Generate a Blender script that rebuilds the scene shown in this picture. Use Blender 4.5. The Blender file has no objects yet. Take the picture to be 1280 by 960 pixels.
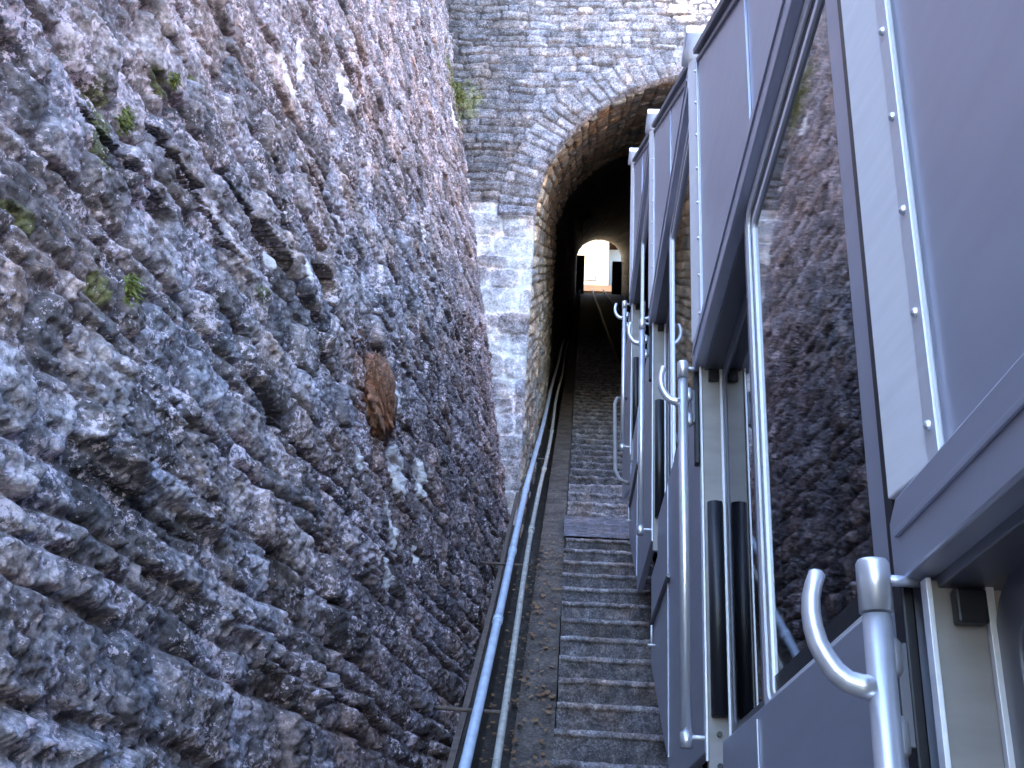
import bpy, bmesh, math, random
import numpy as np
from mathutils import Vector, Matrix

random.seed(7)
rng = np.random.RandomState(11)
scene = bpy.context.scene
col = scene.collection

# ------------------------------------------------------------------ camera
R3 = ((0.99753375, 0.03778537, -0.05914973),
      (0.03734655, 0.4277877, 0.90310737),
      (0.05942777, -0.90308911, 0.42532151))
cam_data = bpy.data.cameras.new("camera")
cam = bpy.data.objects.new("camera", cam_data)
col.objects.link(cam)
m = Matrix(((R3[0][0], -R3[0][1], -R3[0][2], 0),
            (R3[1][0], -R3[1][1], -R3[1][2], 0),
            (R3[2][0], -R3[2][1], -R3[2][2], 0),
            (0, 0, 0, 1)))
cam.matrix_world = m
cam_data.sensor_width = 36.0
cam_data.lens = 1330.0 / 1280.0 * 36.0
cam_data.clip_start = 0.02
cam_data.clip_end = 3000
scene.camera = cam

# ------------------------------------------------------------------ sky, sun, exposure
SUN_EL = math.radians(30)
SUN_AZ = math.radians(252)          # compass-like angle, clockwise from +Y
world = bpy.data.worlds.new("World")
scene.world = world
world.use_nodes = True
wn = world.node_tree
bg = wn.nodes["Background"]
sky = wn.nodes.new("ShaderNodeTexSky")
sky.sky_type = 'NISHITA'
sky.sun_disc = False
sky.sun_elevation = SUN_EL
sky.sun_rotation = SUN_AZ
sky.air_density = 1.0
sky.dust_density = 0.6
sky.ozone_density = 1.6
wn.links.new(sky.outputs[0], bg.inputs[0])
bg.inputs[1].default_value = 0.15
sun_data = bpy.data.lights.new("sun", 'SUN')
sun_data.energy = 3.2
sun_data.angle = math.radians(0.5)
sun_data.color = (1.0, 0.9, 0.76)
sun = bpy.data.objects.new("sun", sun_data)
col.objects.link(sun)
sdir = Vector((math.sin(SUN_AZ) * math.cos(SUN_EL), math.cos(SUN_AZ) * math.cos(SUN_EL), math.sin(SUN_EL)))
sun.rotation_euler = sdir.to_track_quat('Z', 'Y').to_euler()
scene.view_settings.view_transform = 'Standard'
scene.view_settings.look = 'None'
scene.view_settings.gamma = 1.0
scene.view_settings.use_curve_mapping = False
scene.view_settings.exposure = 3.88

# ------------------------------------------------------------------ tags and materials
def tag(o, label=None, cat=None, group=None, kind=None):
    if label: o["label"] = label
    if cat: o["category"] = cat
    if group: o["group"] = group
    if kind: o["kind"] = kind
    return o

def mat(name):
    ma = bpy.data.materials.new(name)
    ma.use_nodes = True
    return ma, ma.node_tree.nodes, ma.node_tree.links, ma.node_tree.nodes["Principled BSDF"]

def ramp(nd, pts):
    r = nd.new("ShaderNodeValToRGB")
    cr = r.color_ramp
    while len(cr.elements) < len(pts): cr.elements.new(0.5)
    for e, (p, c) in zip(cr.elements, pts):
        e.position = p
        e.color = (c[0], c[1], c[2], 1) if not isinstance(c, (int, float)) else (c, c, c, 1)
    return r

def noise(nd, lk, scale, detail=6, rough=0.6, co=None, dist=0.0):
    n = nd.new("ShaderNodeTexNoise")
    n.inputs["Scale"].default_value = scale
    n.inputs["Detail"].default_value = detail
    n.inputs["Roughness"].default_value = rough
    n.inputs["Distortion"].default_value = dist
    if co is not None: lk.new(co, n.inputs["Vector"])
    return n

def mixc(nd, lk, mode, fac, a, b):
    x = nd.new("ShaderNodeMix"); x.data_type = 'RGBA'; x.blend_type = mode
    for s, v in ((0, fac), (6, a), (7, b)):
        if hasattr(v, "links"): lk.new(v, x.inputs[s])
        else: x.inputs[s].default_value = v if isinstance(v, (int, float)) else (v[0], v[1], v[2], 1)
    return x.outputs[2]

def mapping(nd, lk, scale):
    tc = nd.new("ShaderNodeTexCoord"); mp = nd.new("ShaderNodeMapping")
    mp.inputs["Scale"].default_value = scale
    lk.new(tc.outputs["Object"], mp.inputs["Vector"])
    return mp.outputs[0]

def stone_mat(name, tint=(1, 1, 1), fleck=0.5, bump=0.9, s=1.0, rough=0.62, fleck_col=(0.62, 0.6, 0.62), stretch=(1, 1, 1)):
    ma, nd, lk, p = mat(name)
    at = nd.new("ShaderNodeVertexColor"); at.layer_name = "stone"
    co = mapping(nd, lk, stretch)
    n1 = noise(nd, lk, 9 * s, 9, 0.68, co)
    r1 = ramp(nd, [(0.3, 0.22), (0.5, 0.85), (0.72, 1.9)])
    lk.new(n1.outputs[0], r1.inputs[0])
    c = mixc(nd, lk, 'MULTIPLY', 1.0, at.outputs[0], r1.outputs[0])
    n5 = noise(nd, lk, 48 * s, 5, 0.7, co)
    r5 = ramp(nd, [(0.36, 0.3), (0.52, 0.95), (0.66, 1.8)])
    lk.new(n5.outputs[0], r5.inputs[0])
    c = mixc(nd, lk, 'MULTIPLY', 0.85, c, r5.outputs[0])
    n2 = noise(nd, lk, 3.1 * s, 5, 0.6, co)
    r2 = ramp(nd, [(0.36, (1.15, 0.97, 0.84)), (0.52, (1, 1, 1)), (0.66, (0.94, 0.96, 1.04))])
    lk.new(n2.outputs[0], r2.inputs[0])
    c = mixc(nd, lk, 'MULTIPLY', 0.9, c, r2.outputs[0])
    n3 = noise(nd, lk, 60 * s, 4, 0.75, co)
    n3b = noise(nd, lk, 6 * s, 3, 0.6, co)
    ad = nd.new("ShaderNodeMath"); ad.operation = 'ADD'
    mu = nd.new("ShaderNodeMath"); mu.operation = 'MULTIPLY'; mu.inputs[1].default_value = 0.55
    lk.new(n3b.outputs[0], mu.inputs[0]); lk.new(n3.outputs[0], ad.inputs[0]); lk.new(mu.outputs[0], ad.inputs[1])
    r3 = ramp(nd, [(0.845, 0.0), (0.90, 1.0)])
    lk.new(ad.outputs[0], r3.inputs[0])
    mf = nd.new("ShaderNodeMath"); mf.operation = 'MULTIPLY'; mf.inputs[1].default_value = fleck
    lk.new(r3.outputs[0], mf.inputs[0])
    c = mixc(nd, lk, 'MIX', mf.outputs[0], c, fleck_col)  # pale specks, glints of the stone put into the colour
    c = mixc(nd, lk, 'MULTIPLY', 1.0, c, tint)
    inv = nd.new("ShaderNodeMath"); inv.operation = 'SUBTRACT'; inv.inputs[0].default_value = 1.0; lk.new(at.outputs["Alpha"], inv.inputs[1])
    c = mixc(nd, lk, 'MIX', inv.outputs[0], c, at.outputs[0])
    lk.new(c, p.inputs["Base Color"])
    rr = ramp(nd, [(0.3, rough - 0.18), (0.7, min(1, rough + 0.25))])
    lk.new(n3.outputs[0], rr.inputs[0]); lk.new(rr.outputs[0], p.inputs["Roughness"])
    b1 = nd.new("ShaderNodeBump"); b1.inputs["Strength"].default_value = bump; b1.inputs["Distance"].default_value = 0.02
    n4 = noise(nd, lk, 34 * s, 10, 0.75, co)
    lk.new(n4.outputs[0], b1.inputs["Height"]); lk.new(b1.outputs[0], p.inputs["Normal"])
    return ma

def metal_mat(name, colr, metallic, rough, streak=(1, 1, 1), var=0.03, grime=0.15, bump=0.0):
    ma, nd, lk, p = mat(name)
    co = mapping(nd, lk, streak)
    n = noise(nd, lk, 5, 6, 0.6, co)
    r = ramp(nd, [(0.3, 1 - grime), (0.65, 1.0)])
    lk.new(n.outputs[0], r.inputs[0])
    c = mixc(nd, lk, 'MULTIPLY', 1.0, colr, r.outputs[0])
    lk.new(c, p.inputs["Base Color"])
    p.inputs["Metallic"].default_value = metallic
    n2 = noise(nd, lk, 40, 4, 0.6, co)
    rr = ramp(nd, [(0.3, max(0.02, rough - var)), (0.7, rough + var)])
    lk.new(n2.outputs[0], rr.inputs[0]); lk.new(rr.outputs[0], p.inputs["Roughness"])
    if bump:
        b = nd.new("ShaderNodeBump"); b.inputs["Strength"].default_value = bump; b.inputs["Distance"].default_value = 0.002
        lk.new(n2.outputs[0], b.inputs["Height"]); lk.new(b.outputs[0], p.inputs["Normal"])
    return ma

M = {}
M['rock'] = stone_mat("rock wall stone", tint=(1.13, 0.96, 1.02), fleck=0.9, fleck_col=(0.80, 0.74, 0.77), bump=1.0)
M['portal'] = stone_mat("portal stone", tint=(1.08, 0.95, 1.03), fleck=0.4, rough=0.68)
M['arch'] = stone_mat("arch stone", tint=(1.1, 1.0, 0.88), fleck=0.3, rough=0.6)
M['step'] = stone_mat("step stone", tint=(1.02, 0.95, 1.02), fleck=0.3, s=1.6, bump=0.8)
M['rusty_stone'] = stone_mat("rust stained stone", tint=(1, 1, 1), fleck=0.15, fleck_col=(0.7, 0.4, 0.25), s=2.2, bump=1.0)
M['panel'] = metal_mat("grey painted panel", (0.48, 0.50, 0.61), 0.45, 0.33, (0.5, 0.5, 3), grime=0.1)
M['panel_dark'] = metal_mat("dark grey trim", (0.13, 0.13, 0.16), 0.3, 0.4)
M['alu'] = metal_mat("brushed aluminium", (0.80, 0.81, 0.87), 0.3, 0.38, (1, 1, 12), grime=0.08)
M['white_strip'] = metal_mat("pale anodised strip", (0.86, 0.86, 0.90), 0.0, 0.42, (1, 1, 12), grime=0.08)
M['steel'] = metal_mat("satin stainless steel", (0.74, 0.75, 0.82), 0.7, 0.33, (1, 1, 10), grime=0.05)
M['jamb'] = metal_mat("pale painted jamb", (0.31, 0.29, 0.285), 0.1, 0.5, (1, 1, 3), grime=0.25)
M['rubber'] = metal_mat("black rubber", (0.012, 0.013, 0.018), 0.0, 0.42, (1, 1, 2))
M['gasket'] = metal_mat("black gasket", (0.010, 0.010, 0.016), 0.0, 0.35)
M['pipe_blue'] = metal_mat("blue grey plastic conduit", (0.60, 0.68, 0.84), 0.1, 0.45, (3, 3, 3), grime=0.3)
M['pipe_pale'] = metal_mat("galvanised pipe", (0.56, 0.52, 0.47), 0.15, 0.55, (4, 4, 4), grime=0.5, bump=0.4)
M['rust'] = metal_mat("rusty iron", (0.15, 0.11, 0.095), 0.2, 0.8, (6, 6, 6), grime=0.5, bump=0.6)
M['rail'] = metal_mat("rail steel", (0.16, 0.10, 0.07), 0.6, 0.5, (1, 1, 1), grime=0.2)
M['plaster'] = metal_mat("pale sunlit plaster", (0.62, 0.48, 0.28), 0.0, 0.9, grime=0.1)
M['roof_tile'] = metal_mat("brown roof", (0.22, 0.13, 0.09), 0.0, 0.9)
M['shutter'] = metal_mat("grey shutter", (0.3, 0.3, 0.3), 0.0, 0.7)
M['seat'] = metal_mat("seat", (0.16, 0.05, 0.05), 0.0, 0.7)
M['interior'] = metal_mat("interior lining", (0.10, 0.10, 0.11), 0.0, 0.6)
M['amber'] = metal_mat("red lens", (0.35, 0.02, 0.02), 0.0, 0.2)

# window glass: tinted pane, strongly reflecting at grazing angles
ma, nd, lk, p = mat("tinted window glass")
nd.remove(p)
out = nd["Material Output"]
gl = nd.new("ShaderNodeBsdfGlossy"); gl.inputs["Roughness"].default_value = 0.025
gl.inputs["Color"].default_value = (0.95, 0.95, 0.98, 1)
tr = nd.new("ShaderNodeBsdfTransparent"); tr.inputs["Color"].default_value = (0.25, 0.26, 0.28, 1)
fr = nd.new("ShaderNodeFresnel"); fr.inputs["IOR"].default_value = 3.0
ms = nd.new("ShaderNodeMixShader")
lk.new(fr.outputs[0], ms.inputs[0]); lk.new(tr.outputs[0], ms.inputs[1]); lk.new(gl.outputs[0], ms.inputs[2])
lk.new(ms.outputs[0], out.inputs["Surface"])
M['glass'] = ma

def soil_mat(name, a, b, sc=6):
    ma, nd, lk, p = mat(name)
    co = mapping(nd, lk, (1, 1, 1))
    n = noise(nd, lk, sc, 10, 0.7, co)
    r = ramp(nd, [(0.3, a), (0.7, b)])
    lk.new(n.outputs[0], r.inputs[0])
    n2 = noise(nd, lk, sc * 9, 4, 0.7, co)
    r2 = ramp(nd, [(0.35, 0.45), (0.6, 1.3), (0.72, 2.2)])
    lk.new(n2.outputs[0], r2.inputs[0])
    lk.new(mixc(nd, lk, 'MULTIPLY', 0.9, r.outputs[0], r2.outputs[0]), p.inputs["Base Color"])
    p.inputs["Roughness"].default_value = 0.75
    bb = nd.new("ShaderNodeBump"); bb.inputs["Strength"].default_value = 0.8; bb.inputs["Distance"].default_value = 0.02
    n3 = noise(nd, lk, sc * 5, 8, 0.75, co)
    lk.new(n3.outputs[0], bb.inputs["Height"]); lk.new(bb.outputs[0], p.inputs["Normal"])
    return ma
M['concrete'] = soil_mat("damp concrete", (0.045, 0.03, 0.024), (0.20, 0.16, 0.14))
M['gutter'] = soil_mat("dark gutter", (0.03, 0.024, 0.022), (0.09, 0.07, 0.06))
M['ground'] = soil_mat("hillside", (0.05, 0.06, 0.03), (0.12, 0.12, 0.07), 1.5)
M['orange_ground'] = soil_mat("leaf covered ground", (0.07, 0.028, 0.009), (0.13, 0.06, 0.02), 2)
M['leaf'] = soil_mat("moss green", (0.10, 0.11, 0.015), (0.24, 0.25, 0.05), 20)
M['dead_leaf'] = soil_mat("dead leaf", (0.22, 0.10, 0.04), (0.42, 0.24, 0.12), 12)

# ------------------------------------------------------------------ numpy noise
PERM = np.concatenate([rng.permutation(256)] * 2)
GR = rng.uniform(-1, 1, (256, 2)); GR /= np.linalg.norm(GR, axis=1)[:, None]
def perlin(x, y):
    xi = np.floor(x).astype(int); yi = np.floor(y).astype(int)
    xf = x - xi; yf = y - yi
    u = xf ** 3 * (xf * (xf * 6 - 15) + 10); v = yf ** 3 * (yf * (yf * 6 - 15) + 10)
    def g(ix, iy, dx, dy):
        h = PERM[PERM[ix & 255] + (iy & 255)]
        return GR[h, 0] * dx + GR[h, 1] * dy
    a = g(xi, yi, xf, yf); b = g(xi + 1, yi, xf - 1, yf)
    c = g(xi, yi + 1, xf, yf - 1); d = g(xi + 1, yi + 1, xf - 1, yf - 1)
    return (a + u * (b - a)) + v * ((c + u * (d - c)) - (a + u * (b - a)))
def fbm(x, y, o=5, g=0.5, ridge=False):
    s = 0; a = 1; t = 0
    for i in range(o):
        n = perlin(x * 2 ** i + 17.3 * i, y * 2 ** i + 5.7 * i)
        s = s + a * ((0.35 - np.abs(n)) if ridge else n); t += a; a *= g
    return s / t

def facets(u, w, cu, cw, seed):
    """broken rock facets: every jittered cell is a small tilted plane"""
    r = np.random.RandomState(seed)
    tab = r.uniform(0, 1, (256, 5))
    U = u / cu; W = w / cw
    U = U + 0.25 * fbm(u / cu * .8 + 3, w / cw * .8, 3); W = W + 0.25 * fbm(u / cu * .8, w / cw * .8 + 8, 3)
    iu = np.floor(U).astype(int); iw = np.floor(W).astype(int)
    best = np.full(u.shape, 9e9); out = np.zeros(u.shape)
    for a in (-1, 0, 1):
        for b in (-1, 0, 1):
            hsh = PERM[PERM[(iu + a) & 255] + ((iw + b) & 255)]
            t = tab[hsh]
            dx = U - (iu + a + t[..., 0]); dy = W - (iw + b + t[..., 1])
            d = np.maximum(np.abs(dx) * .9 + .35 * np.abs(dy), np.abs(dy) * .9 + .25 * np.abs(dx))
            hh = (t[..., 2] - .5) * 1.1 + (t[..., 3] - .5) * 1.8 * dx + (t[..., 4] - .25) * 1.5 * dy
            m_ = d < best
            best = np.where(m_, d, best); out = np.where(m_, hh, out)
    return out

def masonry(u, w, hmin, hmax, lmin, lmax, seed, warp=0.05, joint=0.02, relief=0.05):
    """coursed rubble: u along, w up. returns height and colour arrays"""
    r = np.random.RandomState(seed)
    wu = u + warp * 1.6 * fbm(u * 1.7 + 3, w * 1.7, 4) + warp * 0.35 * fbm(u * 9, w * 9 + 5, 3)
    ww = w + warp * 1.5 * fbm(u * 1.3 + 40, w * 1.3 + 9, 4) + warp * 0.35 * fbm(u * 9 + 50, w * 9, 3)
    w0, w1 = ww.min() - 1, ww.max() + 1
    rows = [w0]
    while rows[-1] < w1: rows.append(rows[-1] + r.uniform(hmin, hmax))
    rows = np.array(rows)
    ri = np.clip(np.searchsorted(rows, ww) - 1, 0, len(rows) - 2)
    u0, u1 = wu.min() - 1, wu.max() + 1
    nmax = int((u1 - u0) / lmin) + 4
    H = np.full(u.shape, 0.0); dedge = np.zeros(u.shape); cid = np.zeros(u.shape, int)
    lu = np.zeros(u.shape); lw = np.zeros(u.shape)
    for k in np.unique(ri):
        msk = ri == k
        hh = rows[k + 1] - rows[k]
        cuts = u0 - r.uniform(0, lmax) + np.cumsum(r.uniform(lmin, lmax, nmax) * (0.6 + 0.5 * hh / hmax))
        cu = np.clip(np.searchsorted(cuts, wu[msk]), 1, len(cuts) - 1)
        a = cuts[cu - 1]; b = cuts[cu]
        du = np.minimum(wu[msk] - a, b - wu[msk]); dw = np.minimum(ww[msk] - rows[k], rows[k + 1] - ww[msk])
        rad = 0.35 * hh
        ex = np.clip(rad - du, 0, None); ey = np.clip(rad - dw, 0, None)
        dedge[msk] = rad - np.sqrt(ex ** 2 + ey ** 2)
        cid[msk] = (k * 733 + cu * 91) % 4096
        lu[msk] = (wu[msk] - (a + b) / 2) / (b - a); lw[msk] = (ww[msk] - rows[k]) / hh - 0.5
    rv = r.uniform(0, 1, (4096, 6))
    q = rv[cid]
    prof = np.clip(dedge / joint, 0, 1); prof = prof * prof * (3 - 2 * prof)
    rnd = np.clip(dedge / (0.35 * (hmin + hmax) * 0.5), 0, 1) ** 0.5
    H = relief * (0.25 + 0.95 * q[:, :, 0] ** 1.6 if q.ndim == 3 else 0.25 + 0.95 * q[..., 0] ** 1.6) * prof
    H = H + relief * 0.9 * prof * ((q[..., 1] - 0.5) * lu * 1.2 + (q[..., 2] - 0.35) * lw * 1.5) + relief * 0.3 * rnd * prof
    return H, prof, q

def grid_obj(name, X, Y, Z, C, material, parent=None, keep=None, flip=False):
    n, k = X.shape
    co = np.stack([X, Y, Z], -1).reshape(-1, 3).astype(np.float32)
    idx = np.arange(n * k).reshape(n, k)
    f = np.stack([idx[:-1, :-1], idx[1:, :-1], idx[1:, 1:], idx[:-1, 1:]], -1).reshape(-1, 4)
    if flip: f = f[:, ::-1]
    if keep is not None: f = f[keep.reshape(-1)]
    me = bpy.data.meshes.new(name)
    me.vertices.add(len(co)); me.vertices.foreach_set("co", co.ravel())
    me.loops.add(f.size); me.loops.foreach_set("vertex_index", f.ravel().astype(np.int32))
    me.polygons.add(len(f))
    me.polygons.foreach_set("loop_start", (np.arange(len(f)) * 4).astype(np.int32))
    me.polygons.foreach_set("use_smooth", np.ones(len(f), bool))
    me.update(calc_edges=True)
    if C is not None:
        ca = me.color_attributes.new("stone", 'FLOAT_COLOR', 'POINT')
        cc = np.ones((len(co), 4), np.float32); cc[:, :C.shape[-1]] = C.reshape(-1, C.shape[-1])
        ca.data.foreach_set("color", cc.ravel())
    me.materials.append(material)
    o = bpy.data.objects.new(name, me); col.objects.link(o)
    if parent: o.parent = parent
    return o

def stone_colour(q, prof, base, var, mortar, warm=0.35):
    g = base * (1 + var * (q[..., 3] - 0.5) * 2)
    wv = (q[..., 4] - 0.5) * 2 * warm
    C = np.stack([g * (1 + 0.35 * wv), g * (1 + 0.02 * wv), g * (1 - 0.35 * wv)], -1)
    mc = np.array(mortar)
    return C * prof[..., None] + mc * (1 - prof[..., None])

# ------------------------------------------------------------------ cutting wall on the left
T = 0.632
def empty(name, loc=(0, 0, 0)):
    o = bpy.data.objects.new(name, None); col.objects.link(o); o.location = loc
    o.empty_display_size = 0.2
    return o

ny, nv = 900, 1000
yy = np.concatenate([np.geomspace(1.15, 9.95, ny)])
vv = np.linspace(-0.35, 6.9, nv)
YG, VG = np.meshgrid(yy, vv, indexing='ij')
ZG = VG + T * YG - 3.0
H, prof, q = masonry(YG, ZG, 0.07, 0.22, 0.10, 0.42, 5, warp=0.055, joint=0.020, relief=0.042)
N0 = fbm(YG * 2.2, ZG * 2.8, 4)
N1 = facets(YG, ZG, 0.17, 0.10, 3)
F2 = facets(YG, ZG, 0.065, 0.042, 4)
F3 = facets(YG, ZG, 0.028, 0.020, 6)
N2 = fbm(YG * 19 + 9, ZG * 21, 4, 0.6)
N3 = fbm(YG * 45 + 9, ZG * 50, 3, 0.65)
near = np.clip((6.0 - YG) / 3.5, 0, 1)
cov = np.clip(0.5 + 2.0 * fbm(YG * 0.9 + 60, ZG * 1.1, 3), 0, 1)   # where mortar and soil bury the joints
H = H * (0.62 + 0.5 * (1 - cov)) + 0.020 * N0 + 0.012 * N1 + 0.011 * F2 + 0.007 * F3 + 0.011 * N2 + 0.011 * N3
C = stone_colour(q, prof * 0.7 + 0.3, 0.28, 0.55, (0.17, 0.155, 0.155), 0.25)
C = C * (1 + 0.35 * np.clip(F2, -1, 1)[..., None])
C *= (1 + 0.8 * fbm(YG * 3 + 5, ZG * 3, 4)[..., None])
def spot(y, z, ry, rz, amp=0.35, tilt=0.0):
    a = (YG - y); b = (ZG - z) - tilt * a
    d = (a / ry) ** 2 + (b / rz) ** 2 + amp * 2.6 * fbm(YG * 14, ZG * 14, 4, 0.65)
    return np.clip((1.0 - d) * 6, 0, 1)
# protruding ledge stones with rough undersides
for (y, z, ry, rz, h) in [(2.10, 0.86, .15, .09, .13), (2.56, 0.88, .19, .10, .13), (2.44, 0.66, .17, .06, .09), (2.85, 0.64, .16, .07, .11),
                          (3.52, 0.58, .14, .09, .11), (3.08, 0.58, .12, .07, .10), (2.27, 1.05, .2, .05, .05), (3.3, 2.1, .2, .10, .06),
                          (4.3, 1.2, .25, .1, .06), (2.9, 1.80, .3, .07, .06), (1.9, .25, .25, .1, .08), (2.3, .2, .2, .09, .08)]:
    a = (YG - y) / ry; b = (ZG - z) / rz
    lump = np.exp(-(np.abs(a) ** 3)) * np.clip(np.where(b < -1, 0, np.where(b < -0.75, (b + 1) * 4, 1 - (b + 0.75) / 2.6)), 0, 1)
    H += 0.5 * h * lump * (0.8 + 1.6 * N2)
# cracks along courses and two drain holes
for (y, z, ry, rz, dpt) in [(2.37, 1.59, .075, .04, .14), (3.83, 2.25, .13, .06, .16), (3.3, 2.16, .05, .13, .05), (2.65, 1.76, .26, .013, .05), (2.35, .74, .30, .014, .03),
                            (2.48, 1.8, .22, .018, .06), (3.05, 2.02, .3, .02, .07), (5.0, 2.6, .3, .03, .05), (2.1, 1.58, .2, .018, .05), (4.0, 2.75, .3, .025, .05), (3.45, 1.35, .3, .02, .05)]:
    s = spot(y, z, ry, rz, 0.25)
    H -= dpt * s
    C *= (1 - 0.6 * s[..., None])
low_brown = np.clip((2.6 - VG + 1.2 * fbm(YG * .8 + 4, ZG * .8, 3)) * 2, 0, 1) * np.clip((YG - 3.2 + 2.0 * fbm(YG + 7, ZG, 3)) * 1.2, 0, 1)
C *= 1 - np.array((0.22, 0.28, 0.30)) * low_brown[..., None]      # lower stones darker and browner, with a noisy edge
# lime and lichen patches
WH = np.array((0.95, 0.87, 0.87)); PA = np.zeros(YG.shape)
for (y, z, ry, rz) in [(4.42, 3.79, .10, .13), (3.46, 3.03, .07, .12), (5.0, 1.86, .17, .14), (5.55, 2.02, .16, .12), (4.78, 1.48, .11, .12), (4.63, 1.20, .09, .11), (4.98, 2.30, .13, .14), (3.52, 2.11, .05, .05),
                       (3.2, 1.96, .05, .03), (4.9, 2.25, .10, .10), (4.25, 1.62, .05, .05), (9.0, 7.4, .12, .16), (3.7, 3.3, .04, .16), (5.6, 3.0, .07, .07), (4.0, 0.9, .03, .05), (3.6, .45, .03, .04), (6.4, 4.2, .12, .08), (5.3, 1.5, .04, .05)]:
    s = spot(y, z, ry, rz, 0.6)[..., None]
    C = C * (1 - s) + WH * s; PA = np.maximum(PA, s[..., 0])
sp = np.clip((fbm(YG * 14, ZG * 17, 5, 0.75) - 0.17) * 14, 0, 1)[..., None] * 0.8
C = C * (1 - sp) + np.array((0.56, 0.54, 0.57)) * sp
# moss stains
for (y, z, ry, rz) in [(2.02, 1.62, .06, .13), (2.29, 1.97, .06, .04), (2.6, 2.2, .07, .04), (2.07, 1.18, .035, .06), (9.45, 8.1, .5, .45), (1.75, 1.15, .06, .03), (3.1, 1.76, .05, .03)]:
    s = spot(y, z, ry, rz, 0.9)[..., None] * 0.85
    C = C * (1 - s) + np.array((0.12, 0.15, 0.035)) * s
# rust coloured streak round the iron stained stone
s = spot(4.6, 2.0, .35, .35, 0.9)[..., None] * 0.6
C = C * (1 - s) + np.array((0.20, 0.11, 0.07)) * s
s = np.clip(fbm(YG * 1.4 + 33, ZG * 1.1, 4) * 3.2 - 0.1, 0, 1)[..., None] * 0.55
C = C * (1 - s) + C * np.array((1.08, 0.94, 0.84)) * s
C = np.clip(C, 0.012, 0.93)
C = np.concatenate([C, 1 - 0.8 * PA[..., None]], -1)
XG = -0.55 - 0.18 * VG + H - 0.05
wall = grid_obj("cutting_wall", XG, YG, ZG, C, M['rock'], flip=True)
tag(wall, "tall rough rubble stone wall with leaning face beside the pipes, filling the left", "stone wall")

def box(bm, x0, x1, y0, y1, z0, z1):
    vs = [bm.verts.new(p) for p in ((x0, y0, z0), (x1, y0, z0), (x1, y1, z0), (x0, y1, z0), (x0, y0, z1), (x1, y0, z1), (x1, y1, z1), (x0, y1, z1))]
    for f in ((0, 3, 2, 1), (4, 5, 6, 7), (0, 1, 5, 4), (1, 2, 6, 5), (2, 3, 7, 6), (3, 0, 4, 7)):
        bm.faces.new([vs[i] for i in f])

def prism(bm, poly, x0, x1, S=1.0):
    """poly in (y,z), extruded along x"""
    a = [bm.verts.new((x0 * S, y * S, z * S)) for y, z in poly]
    b = [bm.verts.new((x1 * S, y * S, z * S)) for y, z in poly]
    n = len(poly)
    bm.faces.new(a); bm.faces.new(b[::-1])
    for i in range(n):
        j = (i + 1) % n
        bm.faces.new((a[i], b[i], b[j], a[j]))
    bmesh.ops.recalc_face_normals(bm, faces=bm.faces)

def tube(bm, pts, r, n=14, caps=True):
    pts = [Vector(p) for p in pts]
    rs = r if isinstance(r, (list, tuple)) else [r] * len(pts)
    rings = []
    up = None
    for i, p in enumerate(pts):
        d = (pts[min(i + 1, len(pts) - 1)] - pts[max(i - 1, 0)]).normalized()
        if up is None:
            up = d.orthogonal().normalized()
        up = (up - d * up.dot(d)).normalized()
        s = d.cross(up)
        rings.append([bm.verts.new(p + (up * math.cos(a) + s * math.sin(a)) * rs[i]) for a in [2 * math.pi * t / n for t in range(n)]])
    for a, b in zip(rings, rings[1:]):
        for i in range(n):
            f = bm.faces.new((a[i], a[(i + 1) % n], b[(i + 1) % n], b[i])); f.smooth = True
    if caps:
        bm.faces.new(rings[0][::-1]); bm.faces.new(rings[-1])

def link(name, bm, material, parent=None, bevel=0.0, smooth=False):
    bmesh.ops.recalc_face_normals(bm, faces=bm.faces)
    me = bpy.data.meshes.new(name); bm.to_mesh(me); bm.free()
    me.materials.append(material)
    if smooth:
        for f in me.polygons: f.use_smooth = True
    o = bpy.data.objects.new(name, me); col.objects.link(o)
    if parent: o.parent = parent
    if bevel:
        b = o.modifiers.new("bevel", 'BEVEL'); b.width = bevel; b.segments = 2; b.limit_method = 'ANGLE'; b.angle_limit = math.radians(40)
    return o

def coarse_wall(name, fx, y0, y1, v0, v1, step, flip, seed, base=0.17):
    a = np.arange(y0, y1, step); b = np.arange(v0, v1, step)
    Y, V = np.meshgrid(a, b, indexing='ij'); Z = V + T * Y - 3
    Hh, pr, qq = masonry(Y, Z, 0.14, 0.34, 0.25, 0.8, seed, warp=0.1, joint=0.04, relief=0.06)
    Hh = Hh + 0.06 * fbm(Y * 2, Z * 3, 5)
    CC = stone_colour(qq, pr, base, 0.5, (0.10, 0.09, 0.085))
    sg = -1 if flip else 1
    return grid_obj(name, fx(V) + Hh * -sg * -1 if not flip else fx(V) - Hh, Y, Z, CC, M['rock'], flip=not flip)
right_wall = coarse_wall("retaining_wall", lambda V: 3.75 + 0.18 * V, -6, 9.9, -0.3, 8.0, 0.045, True, 21)
tag(right_wall, "rubble stone wall of the cutting on the far side of the cable car", "stone wall")
back_wall = coarse_wall("cutting_wall", lambda V: -0.60 - 0.18 * V, -7, 1.16, -0.35, 6.9, 0.045, False, 22)
back_wall.parent = wall
back_wall.name = "wall_section"
upper = coarse_wall("wall_section", lambda V: -0.60 - 0.18 * V, -7, 10.2, 6.8, 9.0, 0.06, False, 23)  # unseen top of the wall, added to keep the sun out of the cutting
upper.parent = wall

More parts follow.
